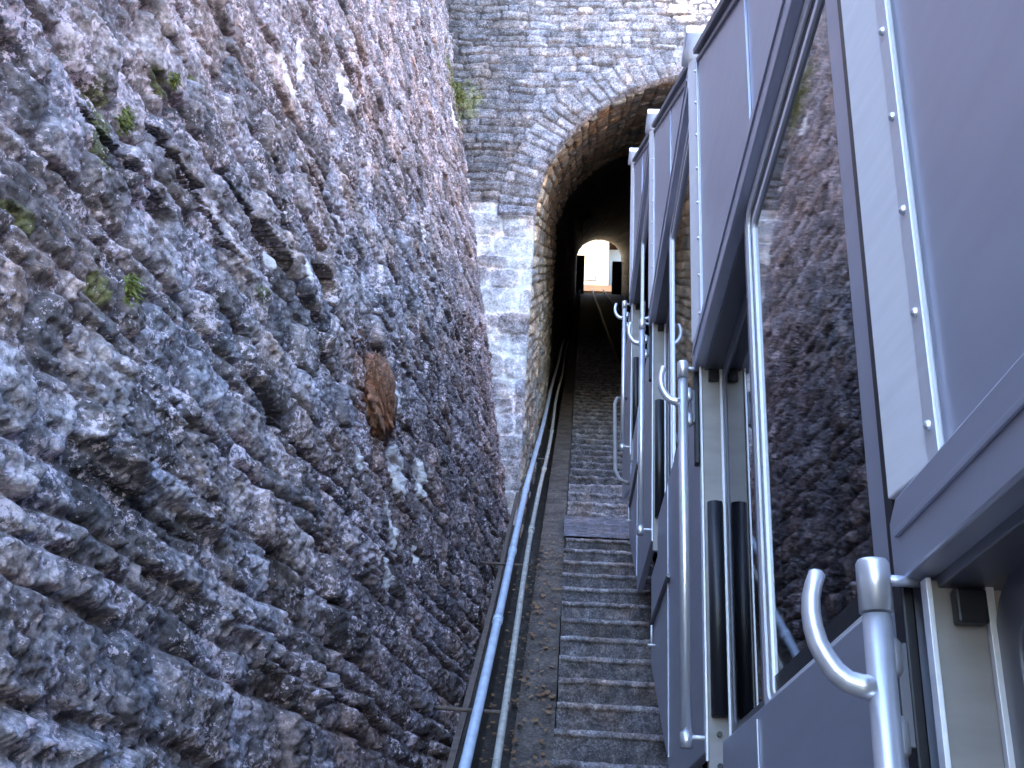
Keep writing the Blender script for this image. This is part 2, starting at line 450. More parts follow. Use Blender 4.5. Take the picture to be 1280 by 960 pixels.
# ------------------------------------------------------------------ portal wall with arch
YP = 9.7
CX, CZ, RR = 1.55, 6.55, 2.05
xs = np.arange(-2.35, 4.9, 0.0125); zs = np.arange(2.6, 10.9, 0.0125)
XP, ZP = np.meshgrid(xs, zs, indexing='ij')
dx = XP - CX; dz = ZP - CZ
rad = np.sqrt(dx ** 2 + dz ** 2)
above = dz > 0
dist = np.where(above, rad - RR, np.abs(dx) - RR)          # distance outside the opening
ring_w = 0.42
ang = np.where(above, np.arctan2(dz, dx), 0) * RR
inring = (dist < ring_w) & above
Hs, ps, qs = masonry(XP + 20, ZP, 0.07, 0.15, 0.14, 0.42, 31, warp=0.055, joint=0.014, relief=0.035)
Hb, pb, qb = masonry(XP + 20, ZP, 0.15, 0.33, 0.24, 0.46, 32, warp=0.05, joint=0.022, relief=0.03)
Hr, pr_, qr = masonry(dist + 5, ang + 20 + dist * 0.02, 0.09, 0.17, 0.22, 0.5, 33, warp=0.03, joint=0.014, relief=0.03)
low = (ZP < 6.75)
def sel(a, b, c, m1, m2):
    if a.ndim == 3: m1 = m1[..., None]; m2 = m2[..., None]
    return np.where(m1, a, np.where(m2, b, c))
HP = sel(Hr, Hb, Hs, inring, low); PP = sel(pr_, pb, ps, inring, low); QP = sel(qr, qb, qs, inring, low)
CP = sel(stone_colour(qr, pr_, 0.235, 0.35, (0.16, 0.15, 0.15), 0.1),
         stone_colour(qb, pb, 0.34, 0.22, (0.72, 0.71, 0.70), 0.1),
         stone_colour(qs, ps, 0.24, 0.4, (0.15, 0.14, 0.15), 0.12), inring, low)
n0 = fbm(XP * 3 + 7, ZP * 3, 4)
wm = np.clip((fbm(XP * 2.5 + 90, ZP * 3.5, 4) + 0.12) * 5, 0, 1)   # smeared pale mortar on the repaired strip
mm = (low & ~inring)[..., None] * (wm * (1 - np.clip(HP / 0.035, 0, 1) * 0.75))[..., None]
CP = CP * (1 - mm) + np.array((0.74, 0.73, 0.72)) * mm
up = np.clip((ZP - 6.6) / 2.5, 0, 1)[..., None]
CP = CP * (1 + 0.9 * n0[..., None])
darker = np.clip((-0.55 - XP) * 2, 0, 1)[..., None] * (~low)[..., None]  # darkens the upper face towards its left side
CP = CP * (1 - 0.45 * darker)
ms_ = np.clip(1.0 - ((XP + 1.35) / 0.2) ** 2 - ((ZP - 8.15) / 0.32) ** 2 + 1.6 * fbm(XP * 9, ZP * 9, 3), 0, 1)[..., None] * 0.9
CP = CP * (1 - ms_) + np.array((0.15, 0.17, 0.04)) * ms_
CP = np.clip(CP, 0.015, 0.85)
CP = np.concatenate([CP, 1 - 0.6 * mm], -1)
YPG = YP - HP - 0.03 * n0 - 0.018 * fbm(XP * 16, ZP * 18, 4, 0.6) - np.where(inring, 0.02, 0)
# snap grid points next to the opening onto its edge
near_e = (np.abs(dist) < 0.011)
k = np.where(above, RR / np.maximum(rad, 1e-6), 1)
XP2 = np.where(near_e & above, CX + dx * k, np.where(near_e & ~above, CX + np.sign(dx) * RR, XP))
ZP2 = np.where(near_e & above, CZ + dz * k, ZP)
YPG = np.where(dist < 0.02, YP + 0.01, YPG)
cd = (dist[:-1, :-1] + dist[1:, 1:] + dist[1:, :-1] + dist[:-1, 1:]) / 4
portal = empty("tunnel_portal", (CX, YP, 3.1))
tag(portal, "stone portal wall with the round arch of the dark tunnel mouth", "tunnel portal")
def reparent(o, p):
    o.parent = p; o.matrix_parent_inverse = Matrix.Translation(p.location).inverted(); return o
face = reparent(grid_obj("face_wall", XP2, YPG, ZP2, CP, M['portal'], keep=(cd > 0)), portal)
# plain upper part and side wings of the portal, out of frame
bm = bmesh.new(); box(bm, -2.6, 5.2, YP + 0.03, YP + 0.5, 10.88, 13.6)
cop = reparent(link("parapet", bm, M['concrete'], None, 0.02), portal)

# ------------------------------------------------------------------ tunnel lining
tunnel = empty("tunnel", (CX, YP + 1, 3.1))
tag(tunnel, "long vaulted tunnel with ochre stained soffit and a bright far opening", "tunnel")
T2 = 0.621
L1, L2 = RR, 0
def prof_pt(s):
    """s along the section: up the left side, round the vault, down the right side. returns x, h, nx, nh (h over the springing)"""
    side = 4.3
    a = np.clip((s - side) / RR, 0, math.pi)
    x = np.where(s < side, -RR, np.where(s > side + math.pi * RR, RR, -RR * np.cos(a)))
    h = np.where(s < side, s - side, np.where(s > side + math.pi * RR, -(s - side - math.pi * RR), RR * np.sin(a)))
    nx = np.where(s < side, 1, np.where(s > side + math.pi * RR, -1, np.cos(a)))
    nh = np.where((s < side) | (s > side + math.pi * RR), 0, -np.sin(a))
    return x, h, nx, nh
def tunnel_part(y0, y1, sy, ss, seed, name):
    slen = 4.3 * 2 + math.pi * RR
    Yt, St = np.meshgrid(np.arange(y0, y1, sy), np.arange(0, slen + ss, ss), indexing='ij')
    x, h, nx, nh = prof_pt(St)
    Hh, pp, qq = masonry(Yt, St - 0.0 * Yt, 0.10, 0.22, 0.25, 0.6, seed, warp=0.03, joint=0.02, relief=0.035)
    Hh = Hh + 0.03 * fbm(Yt * 3, St * 3, 5)
    e = np.clip((Yt - YP - 0.02) * 30, 0, 1); Hh = Hh * e - 0.004 - (0.03 if sy > .1 else 0)
    CC = stone_colour(qq, pp, 0.36 if sy < .1 else 0.035, 0.4, (0.22, 0.20, 0.16) if sy < .1 else (0.03, 0.026, 0.022), 0.4)  # pale at the mouth, near-black deeper: tunnel shade put into the stone colour
    CC = CC * (1 + 0.9 * fbm(Yt * 2, St * 2, 4)[..., None])
    och = np.clip(0.35 + 2.6 * fbm(Yt * 1.3 + 12, St * 1.1, 4), 0, 1)[..., None]
    jam = np.clip((4.4 - St) / 0.6, 0, 1)[..., None]
    och = och * (1 - 0.7 * jam)
    CC = CC * (1 - och) + CC * np.array((1.18, 0.95, 0.66)) * och
    gl_ = (Yt - YP) * (T2)
    Xw = CX + 0.0032 * (Yt - YP) + x + nx * Hh
    Zw = CZ + h + nh * Hh + gl_ * 1.0
    # jambs run down to the sloping ground
    return reparent(grid_obj(name, Xw, Yt, Zw, np.clip(CC, .01, .8), M['arch']), tunnel)
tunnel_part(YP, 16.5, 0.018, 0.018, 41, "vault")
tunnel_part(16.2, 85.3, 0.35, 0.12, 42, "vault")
def gz(y):      # ground line
    return T * y - 3 if y < YP else T * YP - 3 + T2 * (y - YP)
def cxs(y): return 0.0032 * max(0, y - YP)
# exit portal face seen from inside as two dark shoulders
bm = bmesh.new()
box(bm, -0.6, 0.46, 84.0, 84.9, 44.5, 53.0)
box(bm, 3.0, 4.4, 84.0, 84.9, 44.5, 52.45)
reparent(link("side_platform", bm, M['gutter'], None, 0.03), tunnel)
bm = bmesh.new()
box(bm, -12, -0.25, 85.3, 86.2, 44, 60); box(bm, 3.86, 14, 85.3, 86.2, 44, 60)
reparent(link("exit_wall", bm, M['concrete'], None), tunnel)

# ------------------------------------------------------------------ ground, stair, gutter
def strip(name, prof, y0, y1, sy, material, kind='structure', rough=0.0, seedo=0):
    """prof: list of (x, drop under the ground line)"""
    ys_ = np.arange(y0, y1 + sy, sy)
    P = np.array(prof); t = np.linspace(0, len(prof) - 1, (len(prof) - 1) * 10 + 1)
    px = np.interp(t, range(len(prof)), P[:, 0]); pz = np.interp(t, range(len(prof)), P[:, 1])
    Yg, _ = np.meshgrid(ys_, t, indexing='ij')
    Xg = np.tile(px, (len(ys_), 1)) + 0.0032 * np.clip(Yg - YP, 0, None)
    G = np.where(Yg < YP, T * Yg - 3, T * YP - 3 + T2 * (Yg - YP))
    Zg = G + np.tile(pz, (len(ys_), 1)) + rough * fbm(Xg * 5 + seedo, Yg * 5, 5, 0.6)
    o = grid_obj(name, Xg, Yg, Zg, None, material)
    tag(o, kind=kind)
    return o
strip("path", [(-0.25, 0.03), (-0.06, 0.035), (-0.04, 0.03), (-0.035, -0.3)], 0.5, 85, 0.03, M['concrete'], rough=0.03)
strip("gutter", [(-0.75, 0.02), (-0.50, -0.05), (-0.44, -0.28), (-0.27, -0.30), (-0.25, 0.03)], 0.5, 85, 0.03, M['gutter'], rough=0.05, seedo=9)
strip("ground", [(-0.30, -0.42), (1.5, -0.36), (4.3, -0.34)], -8, 85, 0.15, M['gutter'], rough=0.07, seedo=19)

stair = empty("stone_staircase", (0.2, 4.0, gz(4)))
tag(stair, "steep worn stone stairs climbing between gutter and cable car", "stairs")
RUN = 0.282
def step_obj(yf, zt, w0, w1, depth, rise, rough, seed, tone=0.2):
    """one step: front edge at yf, tread height zt"""
    n = 64
    sx = np.linspace(w0, w1, n)
    # section points (offset y, z) front bottom -> nose -> back
    sec = [(0.0, -rise - 0.03)] + [(0.0, -rise + rise * i / 10.) for i in range(1, 9)] + [(-0.011, -0.034), (-0.008, -0.012), (0.004, -0.002)] + [(0.014 + (depth + 0.012 - 0.014) * i / 12., 0.0) for i in range(1, 13)]
    sec = np.array(sec)
    Xs, Si = np.meshgrid(sx, np.arange(len(sec)), indexing='ij')
    so = seed * 7.31
    wear = 0.02 * fbm(Xs * 4 + so, Si * 0 + so, 4) + 0.008 * fbm(Xs * 18 + so, Si * 0.15 + so, 3)
    Ys = yf + sec[:, 0][Si] + np.where(sec[:, 0][Si] < 0.1, wear * (1 + rough), 0) + 0.010 * fbm(Xs * 14, Si * 0.6 + so, 4) * rough
    Zs = zt + sec[:, 1][Si] + 0.02 * fbm(Xs * 9 + so, Ys * 9, 5, 0.6) * rough
    g = tone * (1 + 0.9 * fbm(Xs * 7 + so, Si * 0.25, 4))
    worn = np.clip(1 - np.abs(Si - 9.9) / 3.0, 0, 1) * 0.30 * (0.7 + 1.6 * fbm(Xs * 6 + so, Si * 0.0 + so, 4)) * min(1, 1.4 / rough)       # edge rubbed pale by feet
    g = g + worn
    CC = np.stack([g, g * 0.97, g * 0.98], -1)
    o = grid_obj("step", Xs, Ys, Zs, CC, M['step'], flip=True)
    return reparent(o, stair)
y = 0.55; i = 0
while y < 8.85:
    step_obj(y, gz(y) + 0.178, -0.035 + random.uniform(-.008, .008), 1.0, RUN, 0.178, 1.0, i, random.uniform(0.11, 0.19))
    y += RUN * random.uniform(0.985, 1.015); i += 1
# smooth threshold slab at the portal
sl = np.linspace(-0.05, 1.0, 60); sy_ = np.linspace(y, y + 0.62, 30)
XS, YS = np.meshgrid(sl, sy_, indexing='ij')
ZS = T * YS - 3 + 0.10 + 0.012 * fbm(XS * 6, YS * 6, 5)
g = 0.17 * (1 + 0.6 * fbm(XS * 5, YS * 5, 4))
reparent(grid_obj("threshold_slab", XS, YS, ZS, np.stack([g, g, g * 1.12], -1), M['step'], flip=False), stair)
y += 0.62
while y < 30:
    step_obj(y, gz(y) + 0.14, -0.03 + cxs(y), 1.0, 0.36, 0.225, 2.4, i, random.uniform(0.14, 0.24) if y < 10.8 else random.uniform(0.02, 0.035))  # steps further in are near-black, the tunnel's shade put into their tone
    y += 0.36 * random.uniform(0.95, 1.05); i += 1

# hill over the tunnel and beside the cutting
def sheet(name, pts, material, thick=0.3):
    bm = bmesh.new()
    vs = [bm.verts.new(p) for p in pts]; f = bm.faces.new(vs)
    o = link(name, bm, material); return o
hl = bmesh.new()
def quad(bm, *p): bm.faces.new([bm.verts.new(q_) for q_ in p])
yb, ye = -30, 86
def hz(v, y): return v + T * y - 3
quad(hl, (-2.24, yb, hz(8.9, yb)), (-2.24, YP + .2, hz(8.9, YP)), (-60, YP + .2, hz(16, YP)), (-60, yb, hz(16, yb)))
quad(hl, (5.2, yb, hz(8.0, yb)), (60, yb, hz(10, yb)), (60, YP + .2, hz(10, YP)), (5.2, YP + .2, hz(8.0, YP)))
quad(hl, (-60, YP + .2, hz(16, YP)), (-2.4, YP + .2, 13.5), (-2.4, 85.5, 13.5 + T * 75 - 1), (-60, 85.5, hz(16, 85)))
quad(hl, (-2.4, YP + .3, 13.5), (5.0, YP + .3, 13.5), (5.0, 85.5, 13.5 + T * 75 - 1), (-2.4, 85.5, 13.5 + T * 75 - 1))
quad(hl, (5.0, YP + .2, 13.5), (60, YP + .2, hz(10, YP)), (60, 85.5, hz(10, 85)), (5.0, 85.5, 13.5 + T * 75 - 1))
hill = link("hillside", hl, M['ground']); tag(hill, kind='structure')
bm = bmesh.new(); quad(bm, (-60, 85, 49.8), (60, 85, 49.8), (60, 400, 50.6), (-60, 400, 50.6))
prism(bm, [(89, 49.9), (92, 54.6), (94.5, 55.5), (94.8, 49.9)], -12, 14)
g2 = link("terrain", bm, M['orange_ground']); tag(g2, kind='structure')
bm = bmesh.new(); quad(bm, (-1500, -1500, -30), (1500, -1500, -30), (1500, 1500, -30), (-1500, 1500, -30))
g3 = link("valley_ground", bm, M['ground']); tag(g3, kind='structure')

# pale building beyond the far opening
bld = empty("station_building", (2, 96, 50))
tag(bld, "pale sunlit building glimpsed through the far tunnel opening", "building")
bm = bmesh.new(); box(bm, -8, 3.0, 95, 105, 49.5, 62.8)
reparent(link("wall", bm, M['plaster'], None), bld)
bm = bmesh.new(); box(bm, 3.02, 12, 97, 105, 49.5, 62.0)
reparent(link("wing", bm, M['jamb'], None), bld)
bm = bmesh.new(); prism(bm, [(94.2, 62.8), (100, 66), (105.8, 62.8)], -8.6, 12.4); reparent(link("roof", bm, M['roof_tile']), bld)
for (x0, z0) in ((0.5, 56.9), (3.6, 58.2)):
    bm = bmesh.new(); box(bm, x0, x0 + 1.1, 94.93 if x0 < 3 else 96.93, 95.0 if x0 < 3 else 97.0, z0, z0 + 0.7)
    reparent(link("window", bm, M['shutter'], None), bld)

# ------------------------------------------------------------------ pipes along the wall foot
def run_pts(x, hp, y0, y1, n, wob):
    P = []
    for j in range(n):
        y = y0 + (y1 - y0) * j / (n - 1)
        P.append((x + wob * math.sin(y * 0.9 + x * 9) + cxs(y), y, gz(y) + 3 - hp + wob * 1.3 * math.sin(y * 0.7 + 2)))
    return P
cond = empty("conduit_pipe", (-0.40, 5.5, gz(5.5) + 0.4))
tag(cond, "smooth blue-grey pipe running up along the foot of the rock wall, left of two", "pipe")
bm = bmesh.new(); tube(bm, run_pts(-0.415, 2.6, 2.0, 26, 90, 0.006), 0.026, 14)
reparent(link("pipe_tube", bm, M['pipe_blue']), cond)
for yj in (6.35, 7.6, 9.35, 11.6):
    bm = bmesh.new(); a = run_pts(-0.415, 2.6, yj, yj + 0.07, 3, 0.006); tube(bm, a, 0.0315, 14)
    reparent(link("coupling", bm, M['pipe_blue']), cond)
wp = empty("water_pipe", (-0.275, 5.5, gz(5.5) + 0.4))
tag(wp, "weathered pale galvanised pipe running beside the gutter, right of two", "pipe")
bm = bmesh.new(); tube(bm, run_pts(-0.29, 2.6, 2.0, 26, 90, 0.012), 0.019, 12)
reparent(link("pipe_tube", bm, M['pipe_pale']), wp)
for yj in (8.1, 10.2, 12.4):
    bm = bmesh.new(); a = run_pts(-0.29, 2.6, yj, yj + 0.1, 3, 0.012); tube(bm, a, 0.026, 12)
    reparent(link("coupling", bm, M['pipe_pale']), wp)
bm = bmesh.new()
for j in range(60):
    y0 = 2.5 + j * 0.28; 
    box(bm, -0.535, -0.49, y0, y0 + 0.27, 0, 0.012) if False else None
P = run_pts(-0.50, 2.72, 2.0, 24, 80, 0.012)
for a, b in zip(P, P[1:]):
    vs = [bm.verts.new((a[0] - .016, a[1], a[2])), bm.verts.new((a[0] + .016, a[1], a[2])), bm.verts.new((b[0] + .016, b[1], b[2])), bm.verts.new((b[0] - .016, b[1], b[2])),
          bm.verts.new((a[0] - .016, a[1], a[2] - .03)), bm.verts.new((a[0] + .016, a[1], a[2] - .03)), bm.verts.new((b[0] + .016, b[1], b[2] - .03)), bm.verts.new((b[0] - .016, b[1], b[2] - .03))]
    for f in ((0, 1, 2, 3), (4, 7, 6, 5), (0, 4, 5, 1), (3, 2, 6, 7), (0, 3, 7, 4), (1, 5, 6, 2)): bm.faces.new([vs[q_] for q_ in f])
ch = link("cable_channel", bm, M['rust'])
tag(ch, "thin rusty iron channel tucked between the rock wall and the blue-grey pipe", "cable channel")
for lab, yb_ in (("rusty iron rod holding the two pipes, nearest the bottom of the photo", 5.37), ("rusty iron rod holding the two pipes, beside the foot of the pale masonry strip", 7.46),
                 ("rusty iron rod holding the two pipes just inside the dark tunnel mouth", 10.9)):
    bm = bmesh.new(); z = gz(yb_) + 0.4 - 0.036
    tube(bm, [(-0.78, yb_, z + .008), (-0.55, yb_, z + .004), (-0.42, yb_, z), (-0.28, yb_, z), (-0.262, yb_, z + .012), (-0.26, yb_, z + 0.05)], 0.0105, 8)
    o = link("pipe_bracket", bm, M['rust'])
    tag(o, lab, "bracket", "iron rods carrying the pipes")

# ------------------------------------------------------------------ rails under the car and in the tunnel
for xr, lab in ((1.02, "worn steel track rail nearer the stairs, running up into the tunnel"), (2.08, "worn steel track rail farther from the stairs, behind the cable car")):
    bm = bmesh.new()
    for y0, y1 in ((-8, YP), (YP, 90)):
        a = gz(y0); b = gz(y1)
        for (w0, w1, z0, z1) in ((-.055, .055, 0, .012), (-.008, .008, .012, .09), (-.03, .03, .09, .125)):
            X0, X1 = xr + cxs(y0), xr + cxs(y1)
            vs = [bm.verts.new(p_) for p_ in ((X0 + w0, y0, a + z0 - .1), (X0 + w1, y0, a + z0 - .1), (X1 + w1, y1, b + z0 - .1), (X1 + w0, y1, b + z0 - .1),
                                             (X0 + w0, y0, a + z1 - .1), (X0 + w1, y0, a + z1 - .1), (X1 + w1, y1, b + z1 - .1), (X1 + w0, y1, b + z1 - .1))]
            for f in ((0, 3, 2, 1), (4, 5, 6, 7), (0, 1, 5, 4), (1, 2, 6, 5), (2, 3, 7, 6), (3, 0, 4, 7)): bm.faces.new([vs[q_] for q_ in f])
    o = link("rail", bm, M['rail']); tag(o, lab, "rail", "rails of the cable railway")

# ------------------------------------------------------------------ iron stained stone, moss, dead leaves
bm = bmesh.new()
bmesh.ops.create_icosphere(bm, subdivisions=5, radius=1)
for v in bm.verts:
    n = v.co.copy()
    k = 1 + 0.25 * float(perlin(np.array([n.x * 1.6 + n.z]), np.array([n.y * 1.6 + 3]))[0]) + 0.42 * float(perlin(np.array([n.x * 4 + n.z * 2]), np.array([n.y * 4 + n.z * 3]))[0]) + 0.30 * float(perlin(np.array([n.x * 10 + 4]), np.array([n.y * 10 + n.z * 9]))[0])
    c_ = Vector((abs(n.x) ** .7 * math.copysign(1, n.x), abs(n.y) ** .7 * math.copysign(1, n.y), abs(n.z) ** .75 * math.copysign(1, n.z)))
    v.co = Vector((c_.x * 0.075, c_.y * 0.20, c_.z * 0.17)) * k
cl = bm.verts.layers.float_color.new("stone")
for v in bm.verts:
    tt = float(perlin(np.array([v.co.y * 25]), np.array([v.co.z * 25]))[0])
    v[cl] = (0.36 + .3 * tt, 0.17 + .16 * tt, 0.11 + .1 * tt, 1)
for f in bm.faces: f.smooth = True
o = link("protruding_stone", bm, M['rusty_stone'])
o.location = (-0.945, 4.62, 2.06); o.rotation_euler = (math.radians(8), math.radians(-8), 0)
tag(o, "rust-brown block of stone sticking out of the grey rock wall", "stone")

def moss(name, c, nrm, r, n, lab, size=0.03):
    bm = bmesh.new(); rr = random.Random(int(r * 1000) + n)
    for _ in range(n):
        a = rr.uniform(0, 2 * math.pi); d = r * math.sqrt(rr.random()) * rr.uniform(.6, 1.1)
        t1 = Vector((-nrm[1], nrm[0], 0)).normalized(); t2 = Vector(nrm).cross(t1)
        b = Vector(c) + t1 * d * math.cos(a) + t2 * d * 1.25 * math.sin(a) + Vector(nrm) * rr.uniform(-0.01, 0.012)
        s = size * rr.uniform(.5, 1.2)
        dr = (Vector(nrm) * rr.uniform(.2, 1) + Vector((rr.uniform(-1, 1), rr.uniform(-1, 1), rr.uniform(-1.3, .6)))).normalized()
        sd = dr.orthogonal().normalized() * s * .3
        p0 = bm.verts.new(b - sd); p1 = bm.verts.new(b + sd); p2 = bm.verts.new(b + dr * s + sd * .6); p3 = bm.verts.new(b + dr * s * 1.5)
        p4 = bm.verts.new(b + dr * s - sd * .6)
        bm.faces.new((p0, p1, p2, p3, p4))
    o = link(name, bm, M['leaf']); tag(o, lab, "moss", "small tufts of moss on the stonework"); return o
moss("moss_tuft", (-1.48, 9.50, 8.1), (.6, -.8, 0), 0.15, 420, "largest yellow-green moss tuft, high in the corner where rock wall meets portal", 0.035)
moss("moss_tuft", (-1.10, 2.00, 1.60), (1, 0, 0), 0.03, 160, "green moss tuft in a joint near the upper left corner of the photo", 0.012)
moss("moss_tuft", (-1.15, 2.29, 1.98), (1, 0, 0), 0.02, 110, "small moss tuft high on the rock wall, lower left of the white streaks", 0.011)
moss("moss_tuft", (-1.02, 2.07, 1.18), (1, 0, 0), 0.032, 170, "yellowish moss tuft low at the far left of the rock wall", 0.012)

bm = bmesh.new(); rr = random.Random(4)
for _ in range(420):
    y = rr.uniform(4.5, 9.2) ; x = rr.uniform(-0.46, -0.07) if rr.random() < .7 else rr.uniform(-0.3, -0.05)
    base = gz(y) + (0.045 if x > -0.25 else -0.26)
    c = Vector((x, y, base + rr.uniform(0.005, .02))); a = rr.uniform(0, 6.28); s = rr.uniform(.008, .022)
    e1 = Vector((math.cos(a), math.sin(a), math.sin(a) * T)) * s; e2 = Vector((-math.sin(a), math.cos(a), math.cos(a) * T + rr.uniform(-.4, .4))) * s * .6
    v_ = [bm.verts.new(p_) for p_ in (c - e1, c - e1 * .3 + e2, c + e1 * .5 + e2 * .8, c + e1 * 1.1, c + e1 * .4 - e2 * .9, c - e1 * .4 - e2)]
    bm.faces.new(v_)
o = link("fallen_leaves", bm, M['dead_leaf']); tag(o, "scattered brown fallen leaves and bits in the gutter left of the stairs", "leaves", None, "stuff")

# ------------------------------------------------------------------ the funicular car
S = 1.2                       # metres per module unit used in the section below
XF = 0.36                     # plane of the side skin
XR = 2.10                     # far side
car = empty("funicular_car", (1.476, 3.6, gz(3.6) + 0.2))
tag(car, "long grey stepped funicular car with slanted windows and steel grab poles beside the stairs", "cable car")
def cp(o): return reparent(o, car)
def sub(o, p):
    o.parent = p; o.matrix_parent_inverse = p.matrix_world.inverted() if False else Matrix.Translation(-Vector(car.location))
    return o
def ubox(x0, x1, y0, y1, z0, z1):
    bm = bmesh.new(); box(bm, x0 * S, x1 * S, y0 * S, y1 * S, z0 * S, z1 * S); return bm
def upoly(poly, x0, x1):
    bm = bmesh.new(); prism(bm, poly, x0, x1, S); return bm
def part(name, bm, m_, bevel=0.0, parent=None):
    o = link(name, bm, m_, None, bevel)
    if parent is None: return cp(o)
    # children of a part whose own origin is the world origin shifted by the car parenting
    o.parent = parent
    return o
def rrect(y0, y1, z0, z1, r, n=6):
    P = []
    for (cy_, cz_, a0) in ((y1 - r, z1 - r, 0), (y0 + r, z1 - r, 90), (y0 + r, z0 + r, 180), (y1 - r, z0 + r, 270)):
        for j in range(n + 1):
            a = math.radians(a0 + 90 * j / n); P.append((cy_ + r * math.cos(a), cz_ + r * math.sin(a)))
    return P
def ring(y0, y1, z0, z1, w, x0, x1, r=0.05):
    """rounded rectangular frame of width w with real depth x0..x1"""
    bm = bmesh.new(); A = rrect(y0, y1, z0, z1, r); B = rrect(y0 + w, y1 - w, z0 + w, z1 - w, max(r - w * .6, .012))
    V = [[bm.verts.new((x * S, a * S, b * S)) for a, b in L] for L in (A, B) for x in (x0, x1)]
    n = len(A)
    for i in range(n):
        j = (i + 1) % n
        bm.faces.new((V[0][i], V[0][j], V[2][j], V[2][i])); bm.faces.new((V[1][i], V[3][i], V[3][j], V[1][j]))
        bm.faces.new((V[0][i], V[1][i], V[1][j], V[0][j])); bm.faces.new((V[2][i], V[2][j], V[3][j], V[3][i]))
    return bm
def rline(y): return 2.54 + 0.632 * (y - 2.8)
def bline(y): return -0.23 + 0.632 * (y - 2.8)
NM = 4
for k in range(NM):
    a = 1.115 + 1.71 * (k - 1); e = a + 1.71; Z = 1.08 * (k - 1)
    sill = 0.323 + Z; belt = 0.306 + 1.08 * k; zc = sill - 1.075; beltT = belt + 0.088
    ct = rline(e) - 0.0
    # side skin below the sill
    part("lower_panel", upoly([(a + .01, zc), (a + .92, zc), (a + 0.93, max(zc, bline(a + .93))), (e - .005, bline(e)), (e - .005, sill - 0.16), (a + 1.40, sill - 0.16), (a + 1.40, sill - 0.004), (a + .01, sill - 0.004)], XF, XF + .03), M['panel'], 0.004)
    # vertical seam cover
    part("seam_strip", ubox(XF - .004, XF - .0005, a + .935, a + .955, bline(a + .95) + .03, sill - .02), M['panel'], 0.001)
    # window: gasket, outer bright frame, inner bead, pane
    w = part("window", ring(a + .040, a + .885, sill - .030, belt - .003, .030, XF + .003, XF + .02, .045), M['alu'], 0.003)
    part("gasket", ring(a + .069, a + .856, sill + .000, belt - .032, .035, XF + .008, XF + .018, .035), M['gasket'], 0, w)
    part("bead", ring(a + .100, a + .822, sill - .012, belt - .066, .016, XF + .004, XF + .019, .025), M['alu'], 0.002, w)
    part("pane", upoly(rrect(a + .105, a + .81, sill - .008, belt - .078, .02), XF + .010, XF + .014), M['glass'], 0, w)
    # post between this window and the compartment below it
    part("corner_post", ubox(XF - .002, XF + .0025, a + .024, a + .118, sill + .0, belt - .003), M['panel'], 0.002)
    part("post_gasket", ubox(XF - .014, XF - .001, a - .010, a + .022, sill - 0.30, belt + 0.0), M['gasket'], 0.003)
    # doorway
    d = part("door", ring(a + .90, e - .055, sill + .01, belt - .01, .05, XF + .058, XF + .075, .06), M['panel_dark'], 0.003)
    part("pane", upoly(rrect(a + .945, e - .10, sill + .055, belt - .055, .03), XF + .062, XF + .067), M['glass'], 0, d)
    part("door_foot", ubox(XF + .058, XF + .075, a + .90, e - .055, sill - .32, sill + .008), M['panel'], 0.002, d)
    j = part("door_jamb", ubox(XF + .002, XF + .16, e - .05, e - .028, sill - .06, belt - .004), M['jamb'], 0.003)
    bm = bmesh.new(); tube(bm, [((XF + .030) * S, (e - .065) * S, (sill + .085) * S), ((XF + .030) * S, (e - .065) * S, (sill + .645) * S)], .021 * S, 16)
    part("rubber_buffer", bm, M['rubber'], 0, j)
    part("edge_strip", ubox(XF - .004, XF + .0015, e - .058, e - .040, sill - .02, belt - .004), M['alu'], 0.001, j)
    part("edge_strip", ubox(XF + .052, XF + .06, e - .062, e - .052, sill - .06, belt - .01), M['alu'], 0.001, j)
    for dz_ in (0.045, -0.03):
        bm = bmesh.new(); tube(bm, [((XF + .03) * S, (e - .05) * S, (sill + dz_) * S), ((XF + .03) * S, (e - .058) * S, (sill + dz_) * S)], .007 * S, 10)
        part("bolt", bm, M['gasket'], 0, j)
    part("door_head", upoly([(a + .89, belt - .012), (e - .03, belt - .012), (e - .03, belt + .02), (a + .89, belt + .02)], XF + .01, XF + .16), M['panel_dark'], 0.002)
    part("door_jamb", ubox(XF + .002, XF + .10, a + .886, a + .898, sill - .3, belt - .004), M['panel_dark'], 0.002)
    # small bracket over the jamb
    part("hinge_block", ubox(XF + .02, XF + .05, e - .070, e - .052, belt - .050, belt - .016), M['gasket'], 0.003)
    # rain rail
    part("rain_rail", upoly([(a + .02, belt), (e - .002, belt), (e - .002, beltT - .02), (e - .03, beltT), (a + .02, beltT)], XF - .018, XF + .03), M['panel'], 0.004)
    part("rail_lip", ubox(XF - .022, XF - .0185, a + .03, e - .03, belt + .045, belt + .052), M['panel'], 0.001)
    # triangle panel between the rail and the sloping roof
    part("upper_panel", upoly([(a + .02, beltT + .002), (e - .145, beltT + .002), (e - .145, rline(e - .145)), (a + .02, max(rline(a + .02), beltT + .01))], XF - .002, XF + .028), M['panel'], 0.003)
    part("seam_strip", ubox(XF - .008, XF - .0025, e - .985, e - .972, beltT + .004, rline(e - .985) - .02), M['panel'], 0.001)
    pc = part("corner_strip", upoly([(e - .142, beltT + .003), (e - .016, beltT + .003), (e - .016, rline(e - .016)), (e - .142, rline(e - .142))], XF - .006, XF + .03), M['white_strip'], 0.003)
    for v in pc.data.vertices:      # folded so that its outer edge stands proud
        if v.co.x < XF * S and v.co.y > (e - .05) * S: v.co.x -= .015 * S
    part("trim", ubox(XF - .010, XF - .0065, e - .150, e - .118, beltT + .004, rline(e - .15) - .01), M['alu'], 0.001, pc)
    zz = beltT + .04
